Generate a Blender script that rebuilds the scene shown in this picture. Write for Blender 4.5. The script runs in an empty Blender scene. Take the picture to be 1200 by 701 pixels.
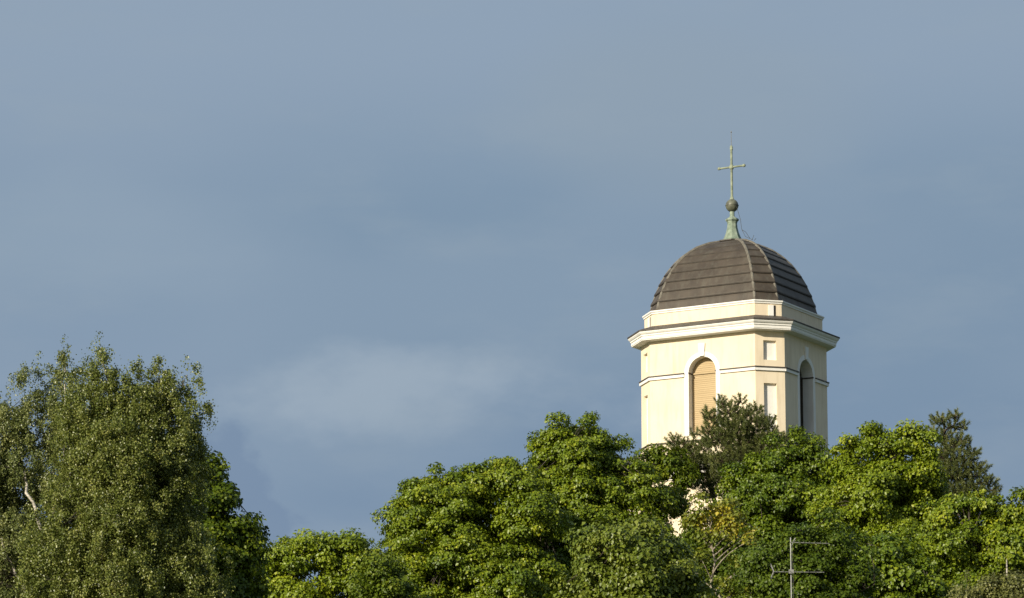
import bpy, math, random
import numpy as np

R = math.radians
scene = bpy.context.scene
COL = scene.collection

# ------------------------------------------------------------------ camera
F_PX, PITCH, EYE = 4500.0, R(11.6), 1.7
cam_d = bpy.data.cameras.new("camera")
cam = bpy.data.objects.new("camera", cam_d)
COL.objects.link(cam)
cam.location = (0, 0, EYE)
cam.rotation_euler = (R(90) + PITCH, 0, 0)
cam_d.sensor_fit = 'HORIZONTAL'
cam_d.sensor_width = 36.0
cam_d.lens = 36.0 * F_PX / 1200.0
cam_d.clip_start = 0.5
cam_d.clip_end = 20000
scene.camera = cam

# ------------------------------------------------------------------ sun, sky, exposure
SUN_AZ, SUN_EL = 42.0, 22.0          # degrees left of "straight behind the viewer", height
sd = np.array([-math.sin(R(SUN_AZ)) * math.cos(R(SUN_EL)), -math.cos(R(SUN_AZ)) * math.cos(R(SUN_EL)), math.sin(R(SUN_EL))])
sun_d = bpy.data.lights.new("sun", 'SUN')
sun_d.energy = 4.4
sun_d.angle = R(0.53)
sun_d.color = (1.0, 0.90, 0.72)
sun = bpy.data.objects.new("sun", sun_d)
COL.objects.link(sun)
sun.rotation_euler = (R(90 - SUN_EL), 0, R(-SUN_AZ))
sun.location = (-60, -60, 60)

scene.view_settings.view_transform = 'Standard'
scene.view_settings.look = 'None'
scene.view_settings.exposure = 0.45
scene.view_settings.gamma = 1.0
scene.view_settings.use_curve_mapping = False

world = bpy.data.worlds.new("World")
scene.world = world
world.use_nodes = True


def build_world():
    nt = world.node_tree
    N, L = nt.nodes, nt.links
    N.clear()
    out = N.new('ShaderNodeOutputWorld')
    tc = N.new('ShaderNodeTexCoord')
    sep = N.new('ShaderNodeSeparateXYZ')
    L.new(tc.outputs['Generated'], sep.inputs[0])

    def math_(op, a, b=None, c=None, clamp=False):
        m = N.new('ShaderNodeMath'); m.operation = op; m.use_clamp = clamp
        for i, v in enumerate((a, b, c)):
            if v is None: continue
            if isinstance(v, (int, float)): m.inputs[i].default_value = v
            else: L.new(v, m.inputs[i])
        return m.outputs[0]

    def smooth(v, a, b):
        m = N.new('ShaderNodeMapRange'); m.interpolation_type = 'SMOOTHSTEP'
        L.new(v, m.inputs[0]); m.inputs[1].default_value = a; m.inputs[2].default_value = b
        return m.outputs[0]

    def mix(f, a, b):
        m = N.new('ShaderNodeMix'); m.data_type = 'RGBA'
        if isinstance(f, (int, float)): m.inputs[0].default_value = f
        else: L.new(f, m.inputs[0])
        for i, v in ((6, a), (7, b)):
            if isinstance(v, tuple): m.inputs[i].default_value = (*v, 1)
            else: L.new(v, m.inputs[i])
        return m.outputs[2]

    def noise(scale, detail, sx=1.0, sz=1.0, rough=0.5, off=(0, 0, 0)):
        mp = N.new('ShaderNodeMapping')
        mp.inputs['Scale'].default_value = (sx, sx, sz)
        mp.inputs['Location'].default_value = off
        L.new(tc.outputs['Generated'], mp.inputs[0])
        n = N.new('ShaderNodeTexNoise')
        n.inputs['Scale'].default_value = scale; n.inputs['Detail'].default_value = detail
        n.inputs['Roughness'].default_value = rough
        L.new(mp.outputs[0], n.inputs['Vector'])
        return n.outputs['Fac']

    # azimuth and elevation of the sky direction, in degrees
    az = math_('MULTIPLY', math_('ARCTAN2', sep.outputs[0], sep.outputs[1]), 180 / math.pi)
    el = math_('MULTIPLY', math_('ARCSINE', sep.outputs[2]), 180 / math.pi)
    # the storm cloud deck: darker and bluer low, paler and greyer high
    deck = mix(smooth(el, 8.2, 12.2), (0.203, 0.292, 0.415), (0.215, 0.310, 0.425))
    deck = mix(smooth(el, 12.4, 15.5), deck, (0.284, 0.372, 0.485))
    big = noise(9.0, 2.0, 1.0, 2.4, 0.45, (3.1, 0.7, 1.9))
    deck = mix(math_('MULTIPLY', smooth(big, 0.42, 0.66), 0.45), deck, (0.278, 0.365, 0.470))
    # right-hand side of the deck is the heaviest
    deck = mix(math_('MULTIPLY', math_('MULTIPLY', smooth(az, 1.0, 7.5), math_('SUBTRACT', 1.0, smooth(el, 11.5, 14.5))), 0.35), deck, (0.205, 0.295, 0.412))
    deck = mix(math_('MULTIPLY', smooth(math_('MULTIPLY', az, -1.0), 2.0, 6.5), 0.42), deck, (0.292, 0.378, 0.490))
    # warm grey smear high on the right
    gx = math_('DIVIDE', math_('SUBTRACT', az, 2.6), 3.6)
    gz = math_('DIVIDE', math_('SUBTRACT', el, 14.4), 1.7)
    g = math_('ADD', math_('MULTIPLY', gx, gx), math_('MULTIPLY', gz, gz))
    deck = mix(math_('MULTIPLY', math_('SUBTRACT', 1.0, smooth(g, 0.0, 1.0)), 0.55), deck, (0.290, 0.368, 0.450))
    # pale, soft bank of cloud low in the middle
    wob = noise(26.0, 5.0, 1.0, 1.8, 0.55, (0.3, 1.2, 0.4))
    ax = math_('DIVIDE', math_('SUBTRACT', az, -1.1), 3.3)
    ex = math_('DIVIDE', math_('SUBTRACT', el, 10.15), 0.72)
    d = math_('ADD', math_('MULTIPLY', ax, ax), math_('MULTIPLY', ex, ex))
    d = math_('ADD', d, math_('MULTIPLY', math_('SUBTRACT', wob, 0.5), 4.0))
    bank = math_('MULTIPLY', math_('SUBTRACT', 1.0, smooth(d, -0.4, 1.4)), 0.88)
    deck = mix(bank, deck, (0.345, 0.428, 0.520))
    fine = noise(18.0, 6.0, 1.0, 3.0, 0.6, (7.0, 2.0, 1.0))
    deck = mix(math_('MULTIPLY', smooth(fine, 0.45, 0.75), 0.28), deck, (0.315, 0.392, 0.470))
    # a second faint streak to the left
    ax = math_('DIVIDE', math_('SUBTRACT', az, -6.2), 3.0)
    ex = math_('DIVIDE', math_('SUBTRACT', el, 12.5), 0.9)
    d = math_('ADD', math_('MULTIPLY', ax, ax), math_('MULTIPLY', ex, ex))
    d = math_('ADD', d, math_('MULTIPLY', math_('SUBTRACT', wob, 0.5), 1.6))
    deck = mix(math_('MULTIPLY', math_('SUBTRACT', 1.0, smooth(d, -0.3, 1.6)), 0.55), deck, (0.295, 0.385, 0.485))
    # dark cumulus in front of the bank, with a crisp lumpy top edge
    w2 = noise(60.0, 6.0, 1.0, 1.2, 0.55, (2.0, 0.0, 5.0))
    ax = math_('DIVIDE', math_('SUBTRACT', az, -5.2), 2.0)
    ex = math_('DIVIDE', math_('SUBTRACT', el, 8.3), 1.48)
    d = math_('ADD', math_('MULTIPLY', ax, ax), math_('MULTIPLY', ex, ex))
    d = math_('ADD', d, math_('MULTIPLY', math_('SUBTRACT', w2, 0.5), 1.7))
    cum = math_('MULTIPLY', math_('SUBTRACT', 1.0, smooth(d, 0.84, 1.14)), 0.62)
    deck = mix(cum, deck, (0.182, 0.262, 0.390))

    sky = N.new('ShaderNodeTexSky')
    sky.sky_type = 'NISHITA'
    sky.sun_disc = False
    sky.sun_elevation = R(SUN_EL)
    sky.sun_rotation = R(180 + SUN_AZ)
    bs = N.new('ShaderNodeBackground'); bs.inputs['Strength'].default_value = 0.05
    L.new(sky.outputs[0], bs.inputs['Color'])
    bc = N.new('ShaderNodeBackground'); bc.inputs['Strength'].default_value = 0.71
    L.new(deck, bc.inputs['Color'])
    edge = math_('ADD', sep.outputs[1], math_('MULTIPLY', math_('SUBTRACT', noise(3.0, 4.0), 0.5), 0.5))
    ms = N.new('ShaderNodeMixShader')
    L.new(smooth(edge, -0.85, -0.35), ms.inputs[0])
    L.new(bs.outputs[0], ms.inputs[1]); L.new(bc.outputs[0], ms.inputs[2])
    L.new(ms.outputs[0], out.inputs[0])


build_world()


# ------------------------------------------------------------------ helpers
def at(px, py, depth):
    """World point seen at pixel (px, py) of the 1200 x 701 photograph, `depth` metres down the +Y axis."""
    t = (350.5 - py) / F_PX
    z = depth * math.tan(PITCH + math.atan(t))
    d = depth * math.cos(PITCH) + z * math.sin(PITCH)
    return np.array([(px - 600.0) / F_PX * d, depth, z + EYE])


def ground_z(x, y):
    t = np.clip((np.asarray(y, float) - 50.0) / 115.0, 0, 1)
    h = 18.0 * t * t * (3 - 2 * t)
    far = np.clip((np.asarray(y, float) - 260.0) / 400.0, 0, 1)
    h = h * (1 - far * far * (3 - 2 * far))
    side = np.exp(-(np.asarray(x, float) / 160.0) ** 2)
    return h * (0.15 + 0.85 * side) + 0.25 * np.sin(np.asarray(x) * 0.13) * np.cos(np.asarray(y) * 0.11)


def tag(o, label=None, cat=None, group=None, kind=None):
    if label: o['label'] = label
    if cat: o['category'] = cat
    if group: o['group'] = group
    if kind: o['kind'] = kind
    return o


def empty(name, loc, rz=0.0):
    o = bpy.data.objects.new(name, None)
    o.empty_display_size = 0.5
    o.location = loc
    o.rotation_euler = (0, 0, rz)
    COL.objects.link(o)
    return o


class MB:
    def __init__(self):
        self.v, self.f = [], []

    def add(self, verts, faces):
        b = len(self.v)
        self.v += [tuple(map(float, p)) for p in verts]
        self.f += [tuple(i + b for i in f) for f in faces]

    def quad(self, a, b, c, d):
        self.add([a, b, c, d], [(0, 1, 2, 3)])

    def box(self, x0, x1, y0, y1, z0, z1):
        v = [(x, y, z) for z in (z0, z1) for y in (y0, y1) for x in (x0, x1)]
        self.add(v, [(0, 2, 3, 1), (4, 5, 7, 6), (0, 1, 5, 4), (2, 6, 7, 3), (0, 4, 6, 2), (1, 3, 7, 5)])

    def loft(self, rings, closed=True, cap0=False, cap1=False):
        n = len(rings[0])
        v = [p for r in rings for p in r]
        f = []
        for i in range(len(rings) - 1):
            for j in range(n if closed else n - 1):
                k = (j + 1) % n
                f.append((i * n + j, i * n + k, (i + 1) * n + k, (i + 1) * n + j))
        if cap0: f.append(tuple(reversed(range(n))))
        if cap1: f.append(tuple((len(rings) - 1) * n + j for j in range(n)))
        self.add(v, f)

    def lathe(self, prof, seg=24, cx=0, cy=0, rot=0.0):
        rings = [[(cx + r * math.cos(rot + 2 * math.pi * i / seg), cy + r * math.sin(rot + 2 * math.pi * i / seg), z) for i in range(seg)]
                 for r, z in prof]
        self.loft(rings, cap0=True, cap1=True)

    def tube(self, pts, rad, seg=6):
        pts = [np.asarray(p, float) for p in pts]
        n = len(pts)
        rad = [rad] * n if isinstance(rad, (int, float)) else rad
        rings = []
        for i in range(n):
            t = pts[min(i + 1, n - 1)] - pts[max(i - 1, 0)]
            t = t / (np.linalg.norm(t) + 1e-9)
            a = np.cross(t, (0, 0, 1.0) if abs(t[2]) < 0.9 else (1.0, 0, 0)); a /= np.linalg.norm(a)
            b = np.cross(t, a)
            rings.append([pts[i] + rad[i] * (math.cos(2 * math.pi * k / seg) * a + math.sin(2 * math.pi * k / seg) * b) for k in range(seg)])
        self.loft(rings, cap0=True, cap1=True)

    def build(self, name, mat, parent=None, smooth=False):
        me = bpy.data.meshes.new(name)
        me.from_pydata(self.v, [], self.f)
        me.materials.append(mat)
        if smooth:
            me.polygons.foreach_set('use_smooth', [True] * len(me.polygons))
        me.update()
        o = bpy.data.objects.new(name, me)
        COL.objects.link(o)
        if parent is not None: o.parent = parent
        return o


# ------------------------------------------------------------------ materials
def new_mat(name):
    m = bpy.data.materials.new(name); m.use_nodes = True
    nt = m.node_tree
    b = nt.nodes['Principled BSDF']
    return m, nt, b


def surface(name, c1, c2, scale=3.0, rough=0.8, bump=0.0, bscale=60.0, metal=0.0, spec=0.3, streak=None, detail=5.0, stretch=(1, 1, 1)):
    """Two-tone mottled surface; `streak` adds vertical weather streaks of that colour."""
    m, nt, b = new_mat(name)
    N, L = nt.nodes, nt.links
    tc = N.new('ShaderNodeTexCoord')
    mp = N.new('ShaderNodeMapping'); mp.inputs['Scale'].default_value = stretch
    L.new(tc.outputs['Object'], mp.inputs[0])
    n = N.new('ShaderNodeTexNoise'); n.inputs['Scale'].default_value = scale; n.inputs['Detail'].default_value = detail
    L.new(mp.outputs[0], n.inputs['Vector'])
    cr = N.new('ShaderNodeValToRGB')
    cr.color_ramp.elements[0].position = 0.35; cr.color_ramp.elements[0].color = (*c1, 1)
    cr.color_ramp.elements[1].position = 0.68; cr.color_ramp.elements[1].color = (*c2, 1)
    L.new(n.outputs['Fac'], cr.inputs[0])
    col = cr.outputs[0]
    if streak:
        mp2 = N.new('ShaderNodeMapping'); mp2.inputs['Scale'].default_value = (2.2, 2.2, 0.25)
        L.new(tc.outputs['Object'], mp2.inputs[0])
        n2 = N.new('ShaderNodeTexNoise'); n2.inputs['Scale'].default_value = 2.0; n2.inputs['Detail'].default_value = 6.0
        n2.inputs['Roughness'].default_value = 0.62
        L.new(mp2.outputs[0], n2.inputs['Vector'])
        r2 = N.new('ShaderNodeMapRange'); r2.inputs[1].default_value = 0.49; r2.inputs[2].default_value = 0.76
        r2.inputs[4].default_value = streak[3]
        L.new(n2.outputs['Fac'], r2.inputs[0])
        mx = N.new('ShaderNodeMix'); mx.data_type = 'RGBA'
        L.new(r2.outputs[0], mx.inputs[0]); L.new(col, mx.inputs[6]); mx.inputs[7].default_value = (*streak[:3], 1)
        col = mx.outputs[2]
    L.new(col, b.inputs['Base Color'])
    b.inputs['Roughness'].default_value = rough
    b.inputs['Metallic'].default_value = metal
    b.inputs['Specular IOR Level'].default_value = spec
    if bump:
        n3 = N.new('ShaderNodeTexNoise'); n3.inputs['Scale'].default_value = bscale; n3.inputs['Detail'].default_value = 4
        L.new(tc.outputs['Object'], n3.inputs['Vector'])
        bp = N.new('ShaderNodeBump'); bp.inputs['Strength'].default_value = bump; bp.inputs['Distance'].default_value = 0.02
        L.new(n3.outputs['Fac'], bp.inputs['Height'])
        L.new(bp.outputs[0], b.inputs['Normal'])
    return m


def leaf_material(name, dark, mid, light, trans=0.22, spec=0.4, rough=0.42):
    """Leaf colours differ from leaf to leaf (face attribute leaf_tint); light passes through the blade."""
    m, nt, b = new_mat(name)
    N, L = nt.nodes, nt.links
    at_ = N.new('ShaderNodeAttribute'); at_.attribute_name = 'leaf_tint'
    cr = N.new('ShaderNodeValToRGB')
    e = cr.color_ramp.elements
    e[0].position = 0.0; e[0].color = (*dark, 1)
    e[1].position = 1.0; e[1].color = (*light, 1)
    k = e.new(0.55); k.color = (*mid, 1)
    L.new(at_.outputs['Fac'], cr.inputs[0])
    L.new(cr.outputs[0], b.inputs['Base Color'])
    b.inputs['Roughness'].default_value = rough
    b.inputs['Specular IOR Level'].default_value = spec
    tr = N.new('ShaderNodeBsdfTranslucent')
    hs = N.new('ShaderNodeHueSaturation'); hs.inputs['Saturation'].default_value = 1.1; hs.inputs['Value'].default_value = 1.05
    hs.inputs['Hue'].default_value = 0.49
    L.new(cr.outputs[0], hs.inputs['Color']); L.new(hs.outputs[0], tr.inputs['Color'])
    ms = N.new('ShaderNodeMixShader'); ms.inputs[0].default_value = trans
    L.new(b.outputs[0], ms.inputs[1]); L.new(tr.outputs[0], ms.inputs[2])
    L.new(ms.outputs[0], N['Material Output'].inputs[0])
    return m


M_STUCCO = surface('cream_stucco', (0.745, 0.635, 0.475), (0.80, 0.695, 0.53), 0.8, 0.9, 0.25, 25, streak=(0.52, 0.43, 0.29, 0.5))
M_WHITE = surface('white_trim', (0.78, 0.76, 0.72), (0.83, 0.82, 0.79), 2.0, 0.8, 0.1, 30, streak=(0.55, 0.53, 0.49, 0.3))
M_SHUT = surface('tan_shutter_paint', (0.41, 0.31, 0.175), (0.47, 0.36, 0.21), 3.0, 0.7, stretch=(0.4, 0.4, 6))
M_LAPSHADE = surface('lap_shadow_strip', (0.026, 0.021, 0.016), (0.046, 0.037, 0.028), 4.0, 0.7)  # gap shadow under each copper row, put into the colour of its edge
M_SHADESHUT = surface('shaded_shutter', (0.045, 0.035, 0.026), (0.08, 0.062, 0.045), 3.0, 0.7, stretch=(0.4, 0.4, 6))  # shutter with the dimness of the deep side openings put into its colour
M_DOME = surface('brown_weathered_copper', (0.046, 0.036, 0.027), (0.078, 0.062, 0.046), 1.3, 0.6, 0.05, 14, spec=0.4,
                 streak=(0.105, 0.10, 0.078, 0.55), stretch=(1, 1, .6))
M_HIP = surface('pale_weathered_seam', (0.11, 0.10, 0.08), (0.19, 0.175, 0.145), 5.0, 0.65, spec=0.4)
M_FLASH = surface('dark_roof_flashing', (0.045, 0.038, 0.032), (0.09, 0.078, 0.066), 4.0, 0.6, spec=0.4)
M_VERD = surface('green_verdigris', (0.15, 0.20, 0.15), (0.30, 0.36, 0.29), 5.0, 0.75, streak=(0.13, 0.13, 0.09, 0.8))
M_BALL = surface('dark_copper_ball', (0.055, 0.055, 0.043), (0.16, 0.17, 0.12), 4.0, 0.5, spec=0.5)
M_CROSS = surface('pale_gilt_cross', (0.17, 0.20, 0.14), (0.33, 0.37, 0.27), 5.0, 0.6, streak=(0.12, 0.11, 0.08, 0.7))
M_WIRE = surface('dark_wire', (0.05, 0.05, 0.045), (0.08, 0.08, 0.07), 5.0, 0.6)
M_ALU = surface('weathered_aluminium', (0.20, 0.20, 0.19), (0.33, 0.33, 0.315), 8.0, 0.45, metal=0.3, spec=0.5)
M_GRASS = surface('grass_ground', (0.035, 0.055, 0.015), (0.075, 0.10, 0.03), 0.3, 0.95)
M_BARK = surface('grey_brown_bark', (0.045, 0.037, 0.028), (0.10, 0.085, 0.068), 5.0, 0.9, 0.4, 20, stretch=(1, 1, 0.3))
M_PALEBARK = surface('pale_grey_bark', (0.20, 0.17, 0.13), (0.34, 0.30, 0.24), 5.0, 0.9, stretch=(1, 1, 0.3))
M_PINEBARK = surface('pine_bark', (0.045, 0.032, 0.024), (0.09, 0.06, 0.04), 5.0, 0.9, 0.4, 20)
M_BIRCHBARK = surface('white_birch_bark', (0.10, 0.09, 0.075), (0.60, 0.55, 0.47), 6.0, 0.8, stretch=(1, 1, 2.5))

L_MAPLE = leaf_material('maple_leaf', (0.070, 0.118, 0.006), (0.172, 0.232, 0.010), (0.350, 0.370, 0.020))
L_BRIGHT = leaf_material('bright_maple_leaf', (0.092, 0.145, 0.006), (0.190, 0.250, 0.010), (0.335, 0.360, 0.020))
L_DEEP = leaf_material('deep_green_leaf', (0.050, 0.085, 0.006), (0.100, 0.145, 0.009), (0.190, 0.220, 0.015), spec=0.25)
L_LINDEN = leaf_material('linden_leaf', (0.085, 0.125, 0.012), (0.158, 0.200, 0.020), (0.240, 0.255, 0.045))
L_YELLOW = leaf_material('yellowing_leaf', (0.110, 0.150, 0.015), (0.215, 0.230, 0.024), (0.420, 0.350, 0.030))
L_BIRCH = leaf_material('birch_leaf', (0.076, 0.106, 0.018), (0.160, 0.190, 0.036), (0.340, 0.345, 0.100), trans=0.22, spec=0.5, rough=.38)
L_PALEBIRCH = leaf_material('pale_birch_leaf', (0.085, 0.115, 0.030), (0.170, 0.198, 0.054), (0.330, 0.340, 0.120), trans=0.22, spec=0.5, rough=.38)
L_PINE = leaf_material('pine_needle', (0.058, 0.080, 0.022), (0.125, 0.148, 0.040), (0.265, 0.270, 0.085), trans=0.1)
L_BUSH = leaf_material('olive_bush_leaf', (0.085, 0.098, 0.024), (0.150, 0.160, 0.040), (0.250, 0.235, 0.070))

# ------------------------------------------------------------------ ground
def make_ground():
    xs = np.concatenate([np.linspace(-6000, -300, 12)[:-1], np.linspace(-300, 300, 61), np.linspace(300, 6000, 12)[1:]])
    ys = np.concatenate([np.linspace(-3000, -40, 8)[:-1], np.linspace(-40, 700, 75), np.linspace(700, 9000, 14)[1:]])
    X, Y = np.meshgrid(xs, ys)
    Z = ground_z(X, Y)
    nx, ny = len(xs), len(ys)
    m = MB()
    m.v = [tuple(p) for p in np.stack([X.ravel(), Y.ravel(), Z.ravel()], 1).tolist()]
    m.f = [(j * nx + i, j * nx + i + 1, (j + 1) * nx + i + 1, (j + 1) * nx + i) for j in range(ny - 1) for i in range(nx - 1)]
    tag(m.build('ground', M_GRASS, smooth=True), kind='structure')


make_ground()

# ------------------------------------------------------------------ the bell tower
U = 0.0422                                  # metres per plan unit
TX, TY, TZ = 11.17, 190.0, 17.6
tower = empty('church_tower', (TX, TY, TZ), R(-30.3))
tag(tower, 'cream bell tower with arched shutters, brown ribbed dome and cross, rising above the trees', 'church tower')


def oct_ring(off, z, scale=1.0):
    """Plan of the tower (a rectangle with cut corners) grown by `off` units, at absolute height z."""
    w, yh, xh, wr = 69.5 + .414 * off, 82.2 + off, 95.2 + off, 56.5 + .414 * off
    p = [(-w, -yh), (w, -yh), (xh, -wr), (xh, wr), (w, yh), (-w, yh), (-xh, wr), (-xh, -wr)]
    return [(x * U * scale, y * U * scale, z - TZ) for x, y in p]


def loft_part(name, mat, prof, parent=tower, cap0=False, cap1=False):
    m = MB(); m.loft([oct_ring(o, z) for o, z in prof], cap0=cap0, cap1=cap1)
    return m.build(name, mat, parent)


Z_LEDGE, Z_SILL, Z_STR, Z_TOP = 33.0, 33.25, 36.42, 38.20
ARCH_R, REVEAL = 18.0 * U, 10.0 * U


class Face:
    """A wall plane of the tower: s runs along it (metres from its middle), d goes inwards, z up."""
    def __init__(self, a, b):
        self.a, self.b = np.array(a[:2]), np.array(b[:2])
        self.mid = (self.a + self.b) / 2
        t = self.b - self.a
        self.half = np.linalg.norm(t) / 2
        self.t = t / np.linalg.norm(t)
        self.n = np.array([self.t[1], -self.t[0]])      # outward

    def p(self, s, z, d=0.0):
        q = self.mid + self.t * s - self.n * d
        return (q[0], q[1], z - TZ)


RING = oct_ring(0, 0)
MAIN = [Face(RING[0], RING[1]), Face(RING[2], RING[3]), Face(RING[4], RING[5]), Face(RING[6], RING[7])]
CUT = [Face(RING[1], RING[2]), Face(RING[3], RING[4]), Face(RING[5], RING[6]), Face(RING[7], RING[0])]
ARC = [(-math.cos(math.pi * i / 20) * ARCH_R, Z_STR + math.sin(math.pi * i / 20) * ARCH_R) for i in range(21)]
PANELS = [(36.76, 37.74), (33.15, 35.60)]
PW, PD = 7.9 * U, 3.6 * U

wall = MB()
for F in MAIN:
    h, r = F.half, ARCH_R
    wall.quad(F.p(-h, Z_LEDGE), F.p(-r, Z_LEDGE), F.p(-r, Z_TOP), F.p(-h, Z_TOP))
    wall.quad(F.p(r, Z_LEDGE), F.p(h, Z_LEDGE), F.p(h, Z_TOP), F.p(r, Z_TOP))
    wall.quad(F.p(-r, Z_LEDGE), F.p(r, Z_LEDGE), F.p(r, Z_SILL), F.p(-r, Z_SILL))
    for (s0, z0), (s1, z1) in zip(ARC[:-1], ARC[1:]):
        wall.quad(F.p(s0, z0), F.p(s1, z1), F.p(s1, Z_TOP), F.p(s0, Z_TOP))
for F in CUT:
    h = F.half
    wall.quad(F.p(-h, Z_LEDGE), F.p(-PW, Z_LEDGE), F.p(-PW, Z_TOP), F.p(-h, Z_TOP))
    wall.quad(F.p(PW, Z_LEDGE), F.p(h, Z_LEDGE), F.p(h, Z_TOP), F.p(PW, Z_TOP))
    zz = [Z_LEDGE, PANELS[1][0], PANELS[1][1], PANELS[0][0], PANELS[0][1], Z_TOP]
    for k in (0, 2, 4):
        wall.quad(F.p(-PW, zz[k]), F.p(PW, zz[k]), F.p(PW, zz[k + 1]), F.p(-PW, zz[k + 1]))
    for z0, z1 in PANELS:                       # the sides of each niche
        c = [(-PW, z0), (PW, z0), (PW, z1), (-PW, z1)]
        for k in range(4):
            a, b = c[k], c[(k + 1) % 4]
            wall.quad(F.p(*a), F.p(*a, PD), F.p(*b, PD), F.p(*b))
wall.loft([oct_ring(-3, Z_TOP), oct_ring(0, Z_TOP)])
wall.build('wall', M_STUCCO, tower)

for F in CUT:
    for z0, z1 in PANELS:
        m = MB(); e = 0.004
        m.quad(F.p(-PW - e, z0 - e, PD), F.p(PW + e, z0 - e, PD), F.p(PW + e, z1 + e, PD), F.p(-PW - e, z1 + e, PD))
        m.build('panel', M_WHITE, tower)

# arched openings: reveal, white surround with keystone, louvred shutter
for F in MAIN:
    REVEAL = (14.5 if F is MAIN[1] or F is MAIN[3] else 10.0) * U
    outline = [(-ARCH_R, Z_SILL)] + ARC + [(ARCH_R, Z_SILL)]
    rv = MB()
    for (s0, z0), (s1, z1) in zip(outline[:-1], outline[1:]):
        rv.quad(F.p(s0, z0), F.p(s0, z0, REVEAL + .12), F.p(s1, z1, REVEAL + .12), F.p(s1, z1))
    rv.quad(F.p(-ARCH_R, Z_SILL), F.p(ARCH_R, Z_SILL), F.p(ARCH_R, Z_SILL, REVEAL + .12), F.p(-ARCH_R, Z_SILL, REVEAL + .12))
    win = rv.build('window', M_WHITE, tower)
    # surround: a flat band 3 cm proud of the wall
    sr = MB(); W = 5.7 * U; P = -0.014
    inner = [(s * .999, z) for s, z in outline]
    outer = [(-ARCH_R - W, Z_SILL)] + [(s * (ARCH_R + W) / ARCH_R, Z_STR + (z - Z_STR) * (ARCH_R + W) / ARCH_R) for s, z in ARC] + [(ARCH_R + W, Z_SILL)]
    for i in range(len(inner) - 1):
        a, b, c, d = inner[i], inner[i + 1], outer[i + 1], outer[i]
        sr.quad(F.p(*a, P), F.p(*b, P), F.p(*c, P), F.p(*d, P))
        sr.quad(F.p(*d, P), F.p(*c, P), F.p(*c, 0.02), F.p(*d, 0.02))
        sr.quad(F.p(*b, P), F.p(*a, P), F.p(*a, 0.02), F.p(*b, 0.02))
    sr.build('surround', M_WHITE, win)
    ks = MB(); zk0, zk1 = Z_STR + ARCH_R + .02, 37.84
    q = [(-.13, zk0), (.13, zk0), (.19, zk1), (-.19, zk1)]
    ks.loft([[F.p(*a, -.075) for a in q], [F.p(*a, .02) for a in q]], cap0=True)
    ks.build('keystone', M_WHITE, win)
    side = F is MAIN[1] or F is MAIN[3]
    sh = MB(); z = Z_SILL; st = 0.098
    while z < Z_STR + ARCH_R - .03:
        zt = min(z + st, Z_STR + ARCH_R - .01)
        hw = ARCH_R if zt <= Z_STR else math.sqrt(max(ARCH_R ** 2 - (z - Z_STR) ** 2, .0001))
        d0, d1 = REVEAL - .006, REVEAL + .010
        sh.quad(F.p(-hw, z, d0), F.p(hw, z, d0), F.p(hw, zt, d1), F.p(-hw, zt, d1))
        sh.quad(F.p(-hw, zt, d1), F.p(hw, zt, d1), F.p(hw, zt, d0), F.p(-hw, zt, d0))
        z = zt
    sh.build('shutter', M_SHADESHUT if side else M_SHUT, win)  # side shutters take the colour with shade painted in
    tr = MB()
    for s0, s1, z0, z1, pr in ((-ARCH_R, ARCH_R, Z_STR - .05, Z_STR + .03, .07), (-ARCH_R, -ARCH_R + .07, Z_SILL, Z_STR - .05, .05), (ARCH_R - .07, ARCH_R, Z_SILL, Z_STR - .05, .05)):
        c = [(s0, z0), (s1, z0), (s1, z1), (s0, z1)]
        tr.loft([[F.p(*a, REVEAL - pr) for a in c], [F.p(*a, REVEAL) for a in c]], cap0=True)
    tr.build('shutter_frame', M_SHADESHUT if side else M_SHUT, win)
    for sg in (-1, 1):
        im = MB(); a, b = sg * ARCH_R * 1.002, sg * (ARCH_R - .035)
        c = [(a, Z_STR - .05), (b, Z_STR - .05), (b, Z_STR + .015), (a, Z_STR + .015)]
        im.loft([[F.p(*q, -.05) for q in c], [F.p(*q, REVEAL - .08) for q in c]], cap0=True, cap1=True)
        im.build('impost', M_FLASH, win)

# string course, broken by the arches: eight runs of white band with a dark flashing on top
W = 5.7 * U
for F in MAIN + CUT:
    runs = [(-F.half, F.half)] if F in CUT else [(-F.half, -ARCH_R - W), (ARCH_R + W, F.half)]
    for s0, s1 in runs:
        e0 = .414 * 2.6 * U if s0 == -F.half else 0.0
        e1 = .414 * 2.6 * U if s1 == F.half else 0.0
        sc_w, sc_f = MB(), MB()
        for mb, zz, o in ((sc_w, (36.225, 36.37), 2.0 * U), (sc_f, (36.37, 36.425), 2.8 * U)):
            mb.loft([[F.p(s0 - e0, zz[0], -o), F.p(s0 - e0, zz[1], -o), F.p(s0, zz[1] + (.03 if mb is sc_f else 0), .01), F.p(s0, zz[0], .01)],
                     [F.p(s1 + e1, zz[0], -o), F.p(s1 + e1, zz[1], -o), F.p(s1, zz[1] + (.03 if mb is sc_f else 0), .01), F.p(s1, zz[0], .01)]], cap0=True, cap1=True)
        sf = sc_w.build('string_course', M_WHITE, tower)
        sc_f.build('flashing', M_FLASH, sf)

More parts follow.
